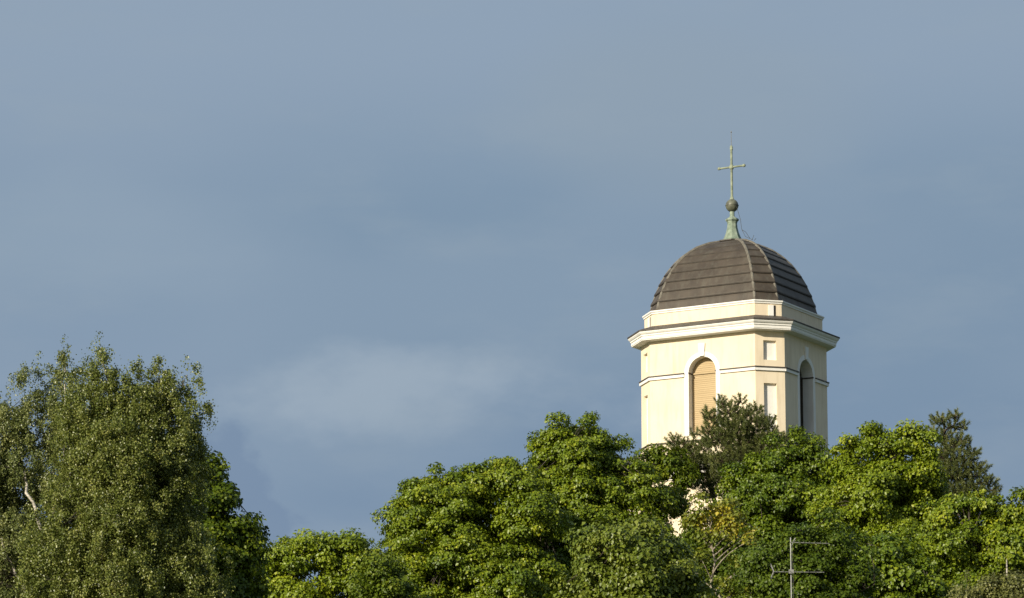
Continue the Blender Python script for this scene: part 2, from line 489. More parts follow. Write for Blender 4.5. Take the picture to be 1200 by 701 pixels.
# main cornice, its little roof, the drum
loft_part('cornice', M_WHITE, [(-1, 38.19), (10.4, 38.225), (10.4, 38.26), (11.0, 38.28), (11.0, 38.42), (12.0, 38.43),
                               (12.0, 38.49), (13.2, 38.53), (14.3, 38.60), (14.3, 38.675), (13.9, 38.68)])
loft_part('cornice_roof', M_FLASH, [(13.9, 38.665), (15.2, 38.655), (15.2, 38.72), (-6, 39.06)])
drum = loft_part('drum', M_STUCCO, [(-4, 38.85), (-4, 39.66)])
loft_part('drum_moulding', M_WHITE, [(-4.3, 39.63), (-2.9, 39.63), (-2.9, 39.68), (-1.6, 39.73), (-1.6, 39.79), (-16, 39.83)])
DR = oct_ring(-4, 0)
for i in (1, 3, 5, 7):
    F = Face(DR[i], DR[(i + 1) % 8])
    m = MB()
    c = [(.02, 39.02), (.27, 39.02), (.27, 39.55), (.02, 39.55)]
    m.loft([[F.p(*a, -.05) for a in c], [F.p(*a, .01) for a in c]], cap0=True)
    m.build('vent_shutter', M_WHITE, tower)
    m = MB()
    c = [(.285, 39.0), (.40, 39.0), (.40, 39.55), (.285, 39.55)]
    m.quad(*[F.p(*a, -.004) for a in c])
    m.build('vent_slot', M_FLASH, tower)

# dome: rows of lapped copper sheet, ribs on its hips
PROF = [(1, 0), (.985, .09), (.955, .20), (.915, .315), (.865, .435), (.797, .562), (.706, .69), (.597, .80), (.466, .892), (.31, .958), (.13, 1.0)]
Z_D0, H_D = 39.81, 3.84


def dome_q(t):
    """Half-width ratio and height at arc fraction t."""
    P = np.array(PROF) * np.array([88.0 * U, H_D])
    L = np.concatenate([[0], np.cumsum(np.linalg.norm(np.diff(P, axis=0), axis=1))]); L /= L[-1]
    return float(np.interp(t, L, np.array(PROF)[:, 0])), Z_D0 + H_D * float(np.interp(t, L, np.array(PROF)[:, 1]))


def dome_ring(q, z, grow=0.0):
    return [(x * q * (1 + grow), y * q * (1 + grow), zz) for x, y, zz in oct_ring(-10.3, z)]


dm = MB()
lap_shade = []
ROWS = 10
for i in range(ROWS):
    t0, t1 = i / ROWS, (i + 1) / ROWS
    rings = []
    q0, z0 = dome_q(t0)
    rings.append(dome_ring(q0, z0 - .055, 0.0))
    rings.append(dome_ring(q0, z0 - .055, .024))
    for k in range(4):
        t = t0 + (t1 - t0) * max(k / 3, .09)
        q, z = dome_q(t)
        rings.append(dome_ring(q, z, .0225 * (1 - k / 3) + .0015))
    lap_start = len(dm.f)
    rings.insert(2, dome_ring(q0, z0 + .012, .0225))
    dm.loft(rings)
    lap_shade += [1 if lap_start <= f < lap_start + 16 else 0 for f in range(lap_start, len(dm.f))]  # underside and lower edge of each row take the painted lap shadow
dome = dm.build('dome', M_DOME, tower)
dome.data.materials.append(M_LAPSHADE)
dome.data.polygons.foreach_set('material_index', lap_shade)
for k in range(8):
    pts = []
    for j in range(25):
        q, z = dome_q(j / 24)
        p = dome_ring(q, z - .01, -.006)[k]
        pts.append(p)
    m = MB(); m.tube(pts, .085, 8)
    m.build('rib', M_HIP, dome)
# finial, ball, cross, lightning rod
ZF = 43.60 - TZ
m = MB(); m.lathe([(.80, ZF), (.80, ZF + .06), (.55, ZF + .10)], 8, rot=R(22.5)); m.build('dome_cap', M_FLASH, tower)
m = MB()
m.lathe([(.53, ZF + .08), (.50, ZF + .14), (.42, ZF + .30), (.33, ZF + .52), (.265, ZF + .78), (.245, ZF + 1.0), (.275, ZF + 1.10), (.34, ZF + 1.16), (.34, ZF + 1.23),
         (.22, ZF + 1.30), (.12, ZF + 1.38), (.12, ZF + 1.62)], 8, rot=R(22.5))
fin = m.build('finial', M_VERD, tower)
ZB = 45.54 - TZ
m = MB(); m.lathe([(.325 * math.sin(math.pi * i / 16) + .002, ZB - .335 * math.cos(math.pi * i / 16)) for i in range(17)], 24)
ball = m.build('ball', M_BALL, tower, smooth=True)
m = MB(); m.lathe([(.327, ZB - .02), (.345, ZB - .015), (.345, ZB + .015), (.327, ZB + .02)], 24); m.build('ball_band', M_BALL, ball)
ZA = 47.55 - TZ
m = MB()
m.lathe([(.12, ZB + .31), (.09, ZB + .42), (.066, ZB + .50), (.061, 48.42 - TZ), (.08, 48.46 - TZ), (.08, 48.60 - TZ), (.05, 48.68 - TZ)], 8)
m.tube([(-.66, 0, ZA), (.66, 0, ZA)], .05, 8)
for s in (-1, 1):
    m.tube([(s * .62, 0, ZA), (s * .67, 0, ZA), (s * .75, 0, ZA), (s * .79, 0, ZA)], [.05, .08, .08, .04], 8)
m.lathe([(.09, ZA - .11), (.115, ZA - .06), (.115, ZA + .06), (.09, ZA + .11)], 8)
cross = m.build('cross', M_CROSS, tower)
m = MB(); m.tube([(0, 0, 48.6 - TZ), (0, 0, 49.36 - TZ)], [.018, .012], 6); m.lathe([(.015, 49.34 - TZ), (.04, 49.37 - TZ), (.012, 49.45 - TZ)], 8)
m.build('lightning_rod', M_ALU, tower)
m = MB()
for pts in ([(.30, -.08, ZB - .1), (.52, -.1, ZB - .8), (.58, -.1, ZB - 1.3), (.80, -.12, ZB - 1.72), (1.25, -.2, ZB - 1.95)],
            [(.60, -.1, ZB - 1.35), (.75, .0, ZB - 1.45), (.95, .1, ZB - 1.80)], [(1.2, -.2, ZB - 1.98), (1.32, -.2, ZB - 1.72)], [(1.32, -.2, ZB - 2.0), (1.44, -.2, ZB - 1.9)]):
    m.tube(pts, .011, 5)
m.build('lightning_cable', M_WIRE, tower)

# lower stage: ledge, plinth, skirt roof, cornice, wall down to the ground
loft_part('ledge', M_FLASH, [(-.2, 33.04), (3.2, 32.99), (3.2, 32.95), (-.2, 32.95)])
loft_part('plinth', M_STUCCO, [(1.4, 32.955), (1.4, 32.62), (4.2, 32.60), (4.2, 32.05)])
loft_part('skirt_roof', M_FLASH, [(2.2, 32.22), (33, 31.55), (33, 31.50)])
loft_part('lower_cornice', M_WHITE, [(32.6, 31.505), (32, 31.36), (30, 31.26), (28, 31.10), (22, 31.06), (22, 30.96), (19, 30.94)])
loft_part('lower_wall', M_STUCCO, [(20, 31.0), (20, 17.0)])


# ------------------------------------------------------------------ trees
def norm(a):
    return a / (np.linalg.norm(a, axis=-1, keepdims=True) + 1e-9)


def leaf_mesh(name, mat, parent, pos, nrm, tip, L, Wd, tint, fold=0.18):
    """One kite-shaped, folded blade per row."""
    n = len(pos)
    tip = norm(tip - nrm * np.sum(tip * nrm, 1, keepdims=True))
    side = np.cross(nrm, tip)
    L = L[:, None]; Wd = Wd[:, None]
    mid = pos + tip * L * 0.42
    v = np.empty((n, 4, 3), np.float32)
    v[:, 0] = pos
    v[:, 1] = mid + side * Wd * .5 + nrm * Wd * fold
    v[:, 2] = pos + tip * L - nrm * L * .12
    v[:, 3] = mid - side * Wd * .5 + nrm * Wd * fold
    base = np.arange(n, dtype=np.int32)[:, None] * 4
    idx = np.concatenate([base + np.array([[0, 1, 2]]), base + np.array([[0, 2, 3]])], 1).astype(np.int32).ravel()
    tri_mesh(name, mat, parent, v.reshape(-1, 3), idx, np.repeat(tint, 2))


def tri_mesh(name, mat, parent, v, idx, tint):
    me = bpy.data.meshes.new(name)
    nt = len(idx) // 3
    me.vertices.add(len(v)); me.vertices.foreach_set('co', np.ascontiguousarray(v, np.float32).ravel())
    me.loops.add(len(idx)); me.loops.foreach_set('vertex_index', idx.astype(np.int32))
    me.polygons.add(nt); me.polygons.foreach_set('loop_start', np.arange(nt, dtype=np.int32) * 3)
    me.update(calc_edges=True)
    a = me.attributes.new('leaf_tint', 'FLOAT', 'FACE')
    a.data.foreach_set('value', tint.astype(np.float32))
    me.materials.append(mat)
    o = bpy.data.objects.new(name, me)
    COL.objects.link(o); o.parent = parent
    return o


def lobe_points(rng, lobes, spacing, shell=(0.62, 1.0), n_try=9000, back=0.75):
    """Clump centres through the union of ellipsoid lobes, at least `spacing` apart. lobes: rows of x, y, z, rx, ry, rz."""
    vol = lobes[:, 3] * lobes[:, 4] * lobes[:, 5]
    area = vol ** (2 / 3)
    k = rng.choice(len(lobes), n_try, p=area / area.sum())
    d = norm(rng.normal(size=(n_try, 3)))
    rad = shell[0] + (shell[1] - shell[0]) * rng.random(n_try) ** 0.45
    P = lobes[k, :3] + d * rad[:, None] * lobes[k, 3:]
    # drop what lies deep inside another lobe
    keep = np.ones(n_try, bool)
    for L_ in lobes:
        q = np.linalg.norm((P - L_[:3]) / L_[3:], axis=1)
        keep &= q > shell[0] * 0.93
    keep &= d[:, 2] > -0.75
    P, D = P[keep], d[keep]
    acc, accd = [], []
    A = np.empty((0, 3))
    sp2 = spacing * spacing
    for p, dd in zip(P, D):
        if len(A):
            if ((A - p) ** 2).sum(1).min() < sp2: continue
        A = np.vstack([A, p]); accd.append(dd)
    return A, np.array(accd)


def boughs(rng, P, Dr, size):
    """Gather the clumps of a crown into umbrella-shaped boughs that stand out or sink in together, with gaps between."""
    idx = []
    for i in rng.permutation(len(P)):
        if all(((P[i] - P[j]) ** 2).sum() > size * size for j in idx): idx.append(i)
    B = P[idx]
    d2 = ((P[:, None] - B[None]) ** 2).sum(2)
    k = d2.argmin(1)
    off = np.clip(rng.normal(.0, .42, len(B)), -.75, .7) * size
    v = P - B[k]
    out = P - v * .15 + Dr * off[k][:, None]
    h2 = (v[:, 0] ** 2 + v[:, 1] ** 2) / size
    out[:, 2] -= .26 * h2
    return out


def px_lobes(rows, D, squash=.85, deep=1.0):
    """Rows (px, py, radius_px[, depth shift m]) measured on the photograph, set out in metres at depth D."""
    out = []
    mpp = D / F_PX * 1.03
    for r in rows:
        dy = r[3] if len(r) > 3 else 0.0
        c = at(r[0], r[1], D + dy)
        m = r[2] * mpp
        out.append((c[0], c[1], c[2], m, m * deep, m * squash))
    return np.array(out)


def shrink(lobes, by):
    lobes[:, 3:] = np.maximum(lobes[:, 3:] - by, .45 * lobes[:, 3:])
    return lobes


def deepen(rng, lobes, D):
    """Give the crown the body it needs behind and in front of the profile: copies of the larger lobes pushed in depth."""
    ext = []
    for L_ in lobes:
        s = L_.copy(); dy = L_[3] * rng.uniform(.9, 1.4)
        s[1] += dy; s[2] -= L_[5] * .35; s[0] += rng.uniform(-.4, .4) * L_[3]
        ext.append(s)
        if L_[3] > 1.0:
            s = L_.copy(); s[1] -= L_[3] * rng.uniform(.45, .8); s[2] -= L_[5] * .55; s[3:] *= .85; s[0] += rng.uniform(-.4, .4) * L_[3]
            ext.append(s)
    return np.vstack([lobes, np.array(ext)])


def limbs(rng, m, base, top, P, r0, n_limb=10, twig=0.018, wob=.35, twigs=True):
    """Trunk from base to top, limbs bending out to some clumps, twigs from the limbs to the rest."""
    n = 9
    tr = [base + (top - base) * i / (n - 1) + np.array([rng.normal() * wob * math.sin(math.pi * i / (n - 1)) * .5, rng.normal() * wob * .3 * math.sin(math.pi * i / (n - 1)), 0])
          for i in range(n)]
    rad = [max(r0 * (1 - .88 * (i / (n - 1)) ** 1.1), .03) for i in range(n)]
    rad[0] *= 1.35
    trm = MB(); trm.tube(tr, rad, 9)
    tr = np.array(tr)
    H = top[2] - base[2]
    nodes, nr = [], []
    dense = np.array([tr[0] + 0 * tr[0]] + [tr[i] + (tr[i + 1] - tr[i]) * f for i in range(n - 1) for f in (.25, .5, .75, 1.0)])
    if len(P):
        pick = rng.permutation(len(P))[:n_limb]
        for i in pick:
            tgt = P[i]
            hz = max(base[2] + .3 * H, tgt[2] - (.5 + .35 * np.linalg.norm(tgt[:2] - top[:2])))
            j = int(np.argmin(np.abs(dense[:, 2] - hz)))
            st = dense[j]
            mid = st + (tgt - st) * .5 + np.array([0, 0, .10 * np.linalg.norm(tgt - st)]) + rng.normal(size=3) * .12
            pts = [((1 - t) ** 2) * st + 2 * t * (1 - t) * mid + t * t * tgt for t in np.linspace(0, 1, 7)]
            rb = max(.028, r0 * .42 * (1 - (hz - base[2]) / (H * 1.35)))
            rr = [max(rb * (1 - .8 * k / 6), .016) for k in range(7)]
            m.tube(pts, rr, 6)
            nodes += pts[2:]; nr += rr[2:]
        if twigs and nodes:
            Nn = np.array(nodes)
            for p in P:
                d = ((Nn - p) ** 2).sum(1); j = int(d.argmin())
                if d[j] < 1e-4 or d[j] > 16: continue
                st = Nn[j]
                mid = (st + p) / 2 + np.array([0, 0, .08 * math.sqrt(d[j])]) + rng.normal(size=3) * .05
                m.tube([st, mid, p], [min(twig * 1.5, nr[j]), twig, twig * .5], 4)
    return trm


def broadleaf(name, label, cat, seed, D, rows, lmat, leaf=.115, clump=.44, per=215, spacing=.43, bark=None, group=None, trunk_px=None,
              r0=.2, squash=.85, flat=.76, tint_shift=0.0, n_limb=14, droop=.55, deep=True, base_dx=0.0, sparse=1.0, yellow_top=None, aspect=.95, bough=2.0):
    rng = np.random.default_rng(seed)
    lobes = px_lobes(rows, D, squash)
    lobes[:, 3:] = np.maximum(lobes[:, 3:] - .3 * clump, .5 * lobes[:, 3:])
    if deep: lobes = deepen(rng, lobes, D)
    P, Dr = lobe_points(rng, lobes, spacing)
    Pi, Di = lobe_points(rng, lobes, spacing * 1.3, shell=(.15, .62), n_try=3500)
    P = boughs(rng, P, Dr, clump * bough)
    P, Dr = np.vstack([P, Pi]), np.vstack([Dr, Di])
    P = P + Dr * (np.clip(rng.normal(.0, .25, len(P)), -.5, .5) * clump)[:, None]
    if sparse < 1:
        k = rng.random(len(P)) < sparse; P, Dr = P[k], Dr[k]
    cx = float(np.average(lobes[:, 0], weights=lobes[:, 3])) + base_dx
    cy = float(np.average(lobes[:, 1], weights=lobes[:, 3]))
    if trunk_px is not None: cx = at(trunk_px, 690, cy)[0]
    gz = float(ground_z(cx, cy))
    base = np.array([0, 0, -.15])
    root = empty(name, (cx, cy, gz)); tag(root, label, cat, group)
    org = np.array([cx, cy, gz])
    zmax = P[:, 2].max()
    topi = np.argmax(P[:, 2])
    top = np.array([P[topi, 0] * .4 + cx * .6, P[topi, 1] * .4 + cy * .6, zmax - .5]) - org
    br = MB()
    t = limbs(rng, br, base, top, P - org, r0, n_limb)
    t.build('trunk', bark or M_BARK, root, smooth=True)
    br.build('branches', bark or M_BARK, root)
    # leaves: each clump a shallow dome of blades, thick on top, open below
    n = len(P)
    cl = clump * np.clip(np.exp(rng.normal(-.08, .28, n)), .5, 1.5)
    cnt = np.maximum(20, (per * (cl / clump) ** 2).astype(int))
    ci = np.repeat(np.arange(n), cnt)
    N_ = len(ci)
    u = norm(rng.normal(size=(N_, 3)))
    low = (u[:, 2] < -.25) & (rng.random(N_) < .82)
    u[low, 2] *= -1
    rad = .35 + .65 * rng.random(N_) ** .5
    asym = rng.uniform(.75, 1.25, (n, 3)); asym[:, 2] *= flat
    pos = P[ci] + u * rad[:, None] * cl[ci][:, None] * asym[ci]
    pos += rng.normal(size=(N_, 3)) * .05
    out = Dr[ci]
    nrm = norm(u * .85 + np.array([0, 0, .28]) + out * .45 + rng.normal(size=(N_, 3)) * .45)
    tip = norm(u * np.array([1, 1, .3]) + out * .3 + np.array([0, 0, -droop]) + rng.normal(size=(N_, 3)) * .5)
    Lf = leaf * np.clip(np.exp(rng.normal(-.06, .28, N_)), .45, 1.6)
    tint = .42 + .12 * rng.normal(size=n)[ci] + .16 * rng.normal(size=N_) + tint_shift
    if yellow_top is not None:
        yc = px_lobes(yellow_top, D)
        for L_ in yc:
            q = np.linalg.norm((pos - L_[:3]) / L_[3:], axis=1)
            tint += np.clip(1.5 - q, 0, 1) * .75
    leaf_mesh('crown', lmat, root, pos - org, nrm, tip, Lf, Lf * aspect * rng.uniform(.8, 1.1, N_), np.clip(tint, 0, 1))
    return root, N_


def birch(name, label, seed, D, rows, lmat, trunks, leaf=.057, spacing=.235, per=185, group=None, spikes=(), lean_r=.045, sparse=1.0):
    """Fine hanging sprays of small leaves around upright, pale stems."""
    rng = np.random.default_rng(seed)
    lobes = deepen(rng, shrink(px_lobes(rows, D, 1.15), .12), D)
    P, Dr = lobe_points(rng, lobes, spacing, shell=(.42, 1.0), n_try=26000)
    P = P + Dr * np.clip(rng.normal(.0, .16, len(P)), -.2, .4)[:, None]
    if sparse < 1:
        k = rng.random(len(P)) < sparse; P, Dr = P[k], Dr[k]
    stems = [np.array([at(x, y, D + dy) for x, y, dy in t]) for t in trunks]
    b0 = stems[0][0]
    gz = float(ground_z(b0[0], b0[1]))
    org = np.array([b0[0], b0[1], gz])
    root = empty(name, org.tolist()); tag(root, label, 'birch tree', group)
    tr, br, tw = MB(), MB(), MB()
    nodes = []
    for k, s in enumerate(stems):
        s = s.copy()
        if k == 0: s = np.vstack([[org + np.array([0, 0, -.15])], s[1:] if abs(s[0, 2] - gz) < .5 else s])
        n = 6 * (len(s) - 1) + 1
        tt = np.linspace(0, len(s) - 1, n)
        pts = np.stack([np.interp(tt, np.arange(len(s)), s[:, c]) for c in range(3)], 1)
        pts[1:-1] += rng.normal(size=(n - 2, 3)) * .03
        ra = [(lean_r if k else lean_r * 1.5) * (1 - .85 * i / (n - 1)) + .012 for i in range(n)]
        (tr if k == 0 else br).tube(pts - org, ra, 8)
        nodes.append(pts)
    tr.build('trunk', M_BIRCHBARK, root, smooth=True)
    Nn = np.vstack(nodes)
    for i in rng.permutation(len(P))[:260]:
        d = np.linalg.norm(Nn - P[i], axis=1) + np.maximum(0, Nn[:, 2] - P[i][2] + .3) * 3
        st = Nn[int(d.argmin())]
        mid = (st + P[i]) / 2 + np.array([0, 0, .12])
        tw.tube([st - org, mid - org, P[i] - org], [.014, .009, .004], 4)
    n_stem = len(br.f)
    br.add(tw.v, tw.f)
    bo = br.build('branches', M_BIRCHBARK, root)
    bo.data.materials.append(M_BARK)
    bo.data.polygons.foreach_set('material_index', [0] * n_stem + [1] * (len(br.f) - n_stem))
    # spikes: upright leaders at the top
    sp = []
    for (x, y, ln, dy) in spikes:
        top = at(x, y, D + dy)
        for q in np.linspace(0, 1, max(4, int(ln * D / F_PX / .07))):
            for _ in range(7):
                p = top - np.array([0, 0, q * ln * D / F_PX]) + rng.normal(size=3) * np.array([1, 1, .4]) * (.03 + .24 * q)
                sp.append(p)
    sp = np.array(sp) if sp else np.empty((0, 3))
    n = len(P)
    cnt = rng.integers(int(per * .6), int(per * 1.4), n)
    ci = np.repeat(np.arange(n), cnt)
    N_ = len(ci)
    f = rng.random(N_)
    ln = rng.uniform(.3, .72, n)
    az = norm(Dr * np.array([1, 1, .2]) + rng.normal(size=(n, 3)) * .5)
    # each spray leaves the twig outwards and then hangs
    pos = P[ci] + az[ci] * (ln[ci] * .45 * np.sqrt(f))[:, None] + np.array([0, 0, 1.0]) * (ln[ci] * (.22 * f - .95 * f * f))[:, None]
    pos += rng.normal(size=(N_, 3)) * np.array([.075, .075, .06])
    if len(sp):
        pos = np.vstack([pos, sp + rng.normal(size=sp.shape) * .03]); az_all = np.vstack([az[ci], norm(rng.normal(size=sp.shape))])
    else:
        az_all = az[ci]
    N_ = len(pos)
    nrm = norm(az_all * .6 + rng.normal(size=(N_, 3)) * .7 + np.array([0, 0, .25]))
    tip = norm(np.array([0, 0, -.9]) + rng.normal(size=(N_, 3)) * .6)
    Lf = leaf * rng.uniform(.65, 1.25, N_)
    tint = .45 + .2 * rng.normal(size=N_) + np.concatenate([.1 * rng.normal(size=n)[ci], np.zeros(N_ - len(ci))])
    leaf_mesh('crown', lmat, root, pos - org, nrm, tip, Lf, Lf * .8, np.clip(tint, 0, 1), fold=.12)
    return root, N_


def pine(name, label, seed, D, rows, trunk, group=None, tuft=.30, spacing=.225, per=100, r0=.16, squash=.75, needle=.023):
    """Needle brushes at the ends of wiry twigs. trunk: pixel points from low to high."""
    rng = np.random.default_rng(seed)
    lobes = px_lobes(rows, D, squash)
    ext = lobes.copy(); ext[:, 1] += ext[:, 3] * .8
    lobes = np.vstack([lobes, ext])
    P, Dr = lobe_points(rng, lobes, spacing, shell=(.35, 1.0), n_try=12000)
    s = np.array([at(x, y, D + .4) for x, y in trunk])
    gz = float(ground_z(s[0, 0], s[0, 1]))
    org = np.array([s[0, 0], s[0, 1], gz])
    root = empty(name, org.tolist()); tag(root, label, 'pine tree', group)
    s = np.vstack([[org - np.array([0, 0, .15])], s])
    n = 6 * (len(s) - 1) + 1
    tt = np.linspace(0, len(s) - 1, n)
    pts = np.stack([np.interp(tt, np.arange(len(s)), s[:, c]) for c in range(3)], 1)
    tr, br = MB(), MB()
    tr.tube(pts - org, [r0 * (1 - .85 * i / (n - 1)) + .015 for i in range(n)], 8)
    tr.build('trunk', M_PINEBARK, root, smooth=True)
    nodes = [p for p in pts[n // 3:]]
    for L_ in lobes:                        # a bough into each cluster
        c = L_[:3]
        T = np.array(nodes[:len(pts)])
        d = np.linalg.norm(T - c, axis=1) + np.maximum(0, T[:, 2] - c[2] + .1) * 2
        st = T[int(d.argmin())]
        mid = (st + c) / 2 + np.array([0, 0, -.05 * np.linalg.norm(c - st)]) + rng.normal(size=3) * .06
        b = [((1 - t) ** 2) * st + 2 * t * (1 - t) * mid + t * t * c for t in np.linspace(0, 1, 6)]
        br.tube([p - org for p in b], [.05 * (1 - .6 * k / 5) for k in range(6)], 6)
        nodes += b[3:]
    Nn = np.array(nodes)
    for p in P:
        d = ((Nn - p) ** 2).sum(1); st = Nn[int(d.argmin())]
        mid = (st + p) / 2 - np.array([0, 0, .04])
        br.tube([st - org, mid - org, p - org], [.018, .012, .008], 4)
    br.build('branches', M_PINEBARK, root)
    m = len(P)
    ci = np.repeat(np.arange(m), per)
    N_ = len(ci)
    ax = norm(Dr * np.array([.8, .8, .3]) + np.array([0, 0, .75]) + rng.normal(size=(m, 3)) * .3)[ci]
    f = rng.random(N_)
    sz = (tuft * rng.uniform(.75, 1.25, m))[ci]
    st = P[ci] + ax * ((f - .45) * 1.1 * sz)[:, None]
    rd = norm(rng.normal(size=(N_, 3)))
    dr = norm(ax * .75 + rd)
    Lf = .5 * sz * rng.uniform(.7, 1.2, N_)
    tip = st + dr * Lf[:, None]
    w = norm(np.cross(dr, rng.normal(size=(N_, 3)))) * (needle * .5)
    v = np.stack([st - w, st + w, tip], 1).reshape(-1, 3) - org
    tint = np.clip(.42 + .15 * rng.normal(size=m)[ci] + .15 * rng.normal(size=N_), 0, 1)
    tri_mesh('crown', L_PINE, root, v, np.arange(N_ * 3, dtype=np.int32), tint)
    return root, N_


TOTAL = 0
def count(r):
    global TOTAL
    TOTAL += r[1]
    return r[0]


# birches on the left
count(birch('birch_tree', 'tall round-topped olive-green birch with small hanging leaves, the largest tree at the left', 11, 100.0,
            [(118, 438, 20), (118, 408, 10), (150, 462, 28), (190, 458, 26), (187, 432, 10), (218, 455, 16), (219, 432, 8), (222, 478, 18), (110, 490, 42), (160, 510, 50), (202, 500, 34), (110, 560, 48), (165, 580, 52), (212, 555, 28),
             (90, 640, 55), (150, 660, 60), (205, 640, 42), (225, 690, 40), (170, 720, 60), (80, 720, 50)], L_BIRCH,
            [[(140, 1100, 0), (140, 700, .3), (133, 600, .3), (140, 500, .3), (118, 415, 0)], [(140, 660, .2), (160, 560, .1), (185, 460, .2), (187, 440, 0)], [(140, 690, -1.5), (80, 660, -.2), (73, 615, -.75), (74, 585, .5), (76, 450, 1.0)],
             [(138, 560, -.5), (200, 480, 0), (219, 440, 0)]],
            spikes=[(117, 388, 60, 0), (108, 402, 40, .3), (219, 417, 60, 0), (186, 419, 40, 0), (164, 420, 40, .3), (152, 424, 40, -.3), (130, 408, 40, .2), (235, 446, 40, .1), (205, 430, 40, -.2)]))
count(birch('birch_tree', 'paler loose birch with a leaning white stem at the left edge of the view', 12, 106.0,
            [(72, 440, 18), (76, 414, 9), (45, 432, 9), (42, 462, 18), (27, 440, 8), (10, 500, 26), (2, 482, 17), (-8, 500, 26), (75, 490, 26), (45, 500, 24), (20, 560, 30), (55, 560, 28), (-25, 560, 40), (15, 640, 46), (55, 640, 30), (-40, 660, 50), (10, 720, 50)], L_PALEBIRCH,
            [[(75, 1080, 0), (66, 690, -.3), (56, 635, -1.1), (34, 577, -1.0), (24, 530, .8), (12, 480, .4)], [(60, 650, 0), (62, 560, .3), (72, 480, .3), (76, 425, 0)], [(45, 720, -.5), (15, 664, -.9), (5, 640, -.9), (-20, 580, .5)]],
            spikes=[(75, 394, 60, 0), (80, 405, 50, .2), (45, 412, 50, 0), (27, 424, 50, 0), (60, 428, 40, .2), (10, 462, 40, 0), (35, 440, 40, -.2), (-5, 470, 40, 0)], sparse=.95))
# the dark tree in the birch's shade
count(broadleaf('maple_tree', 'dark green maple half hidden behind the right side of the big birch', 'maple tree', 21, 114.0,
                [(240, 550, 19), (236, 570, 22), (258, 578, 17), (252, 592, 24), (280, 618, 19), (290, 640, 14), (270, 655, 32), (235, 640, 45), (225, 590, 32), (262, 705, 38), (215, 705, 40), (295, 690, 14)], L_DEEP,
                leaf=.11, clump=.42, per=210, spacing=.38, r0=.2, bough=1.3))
# low tree between birch and hill
count(broadleaf('maple_tree', 'low bright green maple with sky gaps, standing alone between the birch and the wooded hill', 'maple tree', 22, 158.0,
                [(330, 652, 22), (358, 642, 20), (385, 638, 18), (407, 640, 20), (428, 652, 14), (335, 690, 28), (395, 680, 26), (420, 690, 26), (370, 720, 34), (345, 665, 20), (385, 660, 22), (412, 665, 22), (322, 672, 18)], L_BRIGHT, spacing=.42, clump=.46, per=165, r0=.16,
                deep=True, trunk_px=367, bough=1.7))
count(broadleaf('maple_tree', 'small dark maple at the left foot of the wooded hill, beside the low bright one', 'maple tree', 23, 152.0,
                [(448, 668, 20), (462, 690, 26), (432, 695, 20), (450, 725, 30)], L_DEEP, clump=.6, per=180))
# the hill's left crown
count(broadleaf('maple_tree', 'broad mid-green maple forming the left shoulder of the wooded hill', 'maple tree', 24, 165.0,
                [(482, 608, 32), (505, 590, 30), (540, 582, 34), (570, 575, 28), (592, 545, 22), (600, 565, 28), (482, 660, 40), (545, 650, 55), (483, 572, 10), (505, 566, 12), (533, 556, 11), (560, 552, 11),
                 (620, 600, 36), (600, 680, 55), (520, 710, 50)], L_MAPLE, r0=.3))
count(broadleaf('maple_tree', 'tallest rounded maple of the wooded hill, left of the tower', 'maple tree', 25, 172.0,
                [(650, 512, 20), (678, 510, 20), (668, 530, 34), (640, 535, 22), (702, 535, 28), (722, 548, 26), (655, 575, 42), (740, 570, 28), (772, 582, 22), (700, 600, 48), (630, 620, 40), (760, 620, 36), (660, 670, 55), (720, 680, 50)],
                L_MAPLE, r0=.32, tint_shift=-.02))
# slim tree beside the tower wall
count(broadleaf('maple_tree', 'slim little maple reaching past the left foot of the tower wall', 'maple tree', 26, 178.0,
                [(768, 536, 17), (753, 538, 11), (787, 546, 15), (803, 560, 13), (775, 556, 14), (785, 590, 22)], L_DEEP, clump=.4, spacing=.36, per=140, r0=.1, deep=False, leaf=.13, tint_shift=.15, bough=1.2))
# linden in front
count(broadleaf('linden_tree', 'pale-leaved linden with large drooping leaves, nearest tree below the tower', 'linden tree', 27, 115.0,
                [(748, 626, 22), (720, 645, 26), (772, 645, 26), (695, 680, 28), (745, 670, 44), (792, 680, 28), (680, 706, 22), (740, 720, 60), (800, 715, 30)], L_LINDEN,
                leaf=.115, clump=.5, per=240, spacing=.44, flat=.9, droop=1.1, r0=.22, tint_shift=-.02))
# thin yellowing tree with bare limbs
count(broadleaf('rowan_tree', 'thin yellowing tree with bare pale limbs below the tower', 'rowan tree', 28, 138.0,
                [(812, 612, 16), (842, 598, 18), (868, 632, 14), (885, 622, 11), (828, 628, 16), (890, 655, 16), (812, 660, 20), (885, 690, 22), (848, 690, 16), (855, 615, 18), (830, 605, 14), (872, 662, 16)], L_YELLOW,
                leaf=.115, clump=.40, per=85, spacing=.36, bark=M_PALEBARK, r0=.10, bough=1.6, tint_shift=-.15, deep=False, trunk_px=842, n_limb=30, sparse=.85, flat=.8,
                yellow_top=[(845, 608, 22), (875, 628, 20), (822, 612, 10)]))
count(broadleaf('maple_tree', 'shaded maple behind the thin yellowing tree, filling the dip below the tower', 'maple tree', 29, 162.0,
                [(838, 628, 22), (812, 645, 26), (862, 650, 26), (835, 670, 36), (870, 690, 40), (800, 690, 36)], L_DEEP, r0=.22))
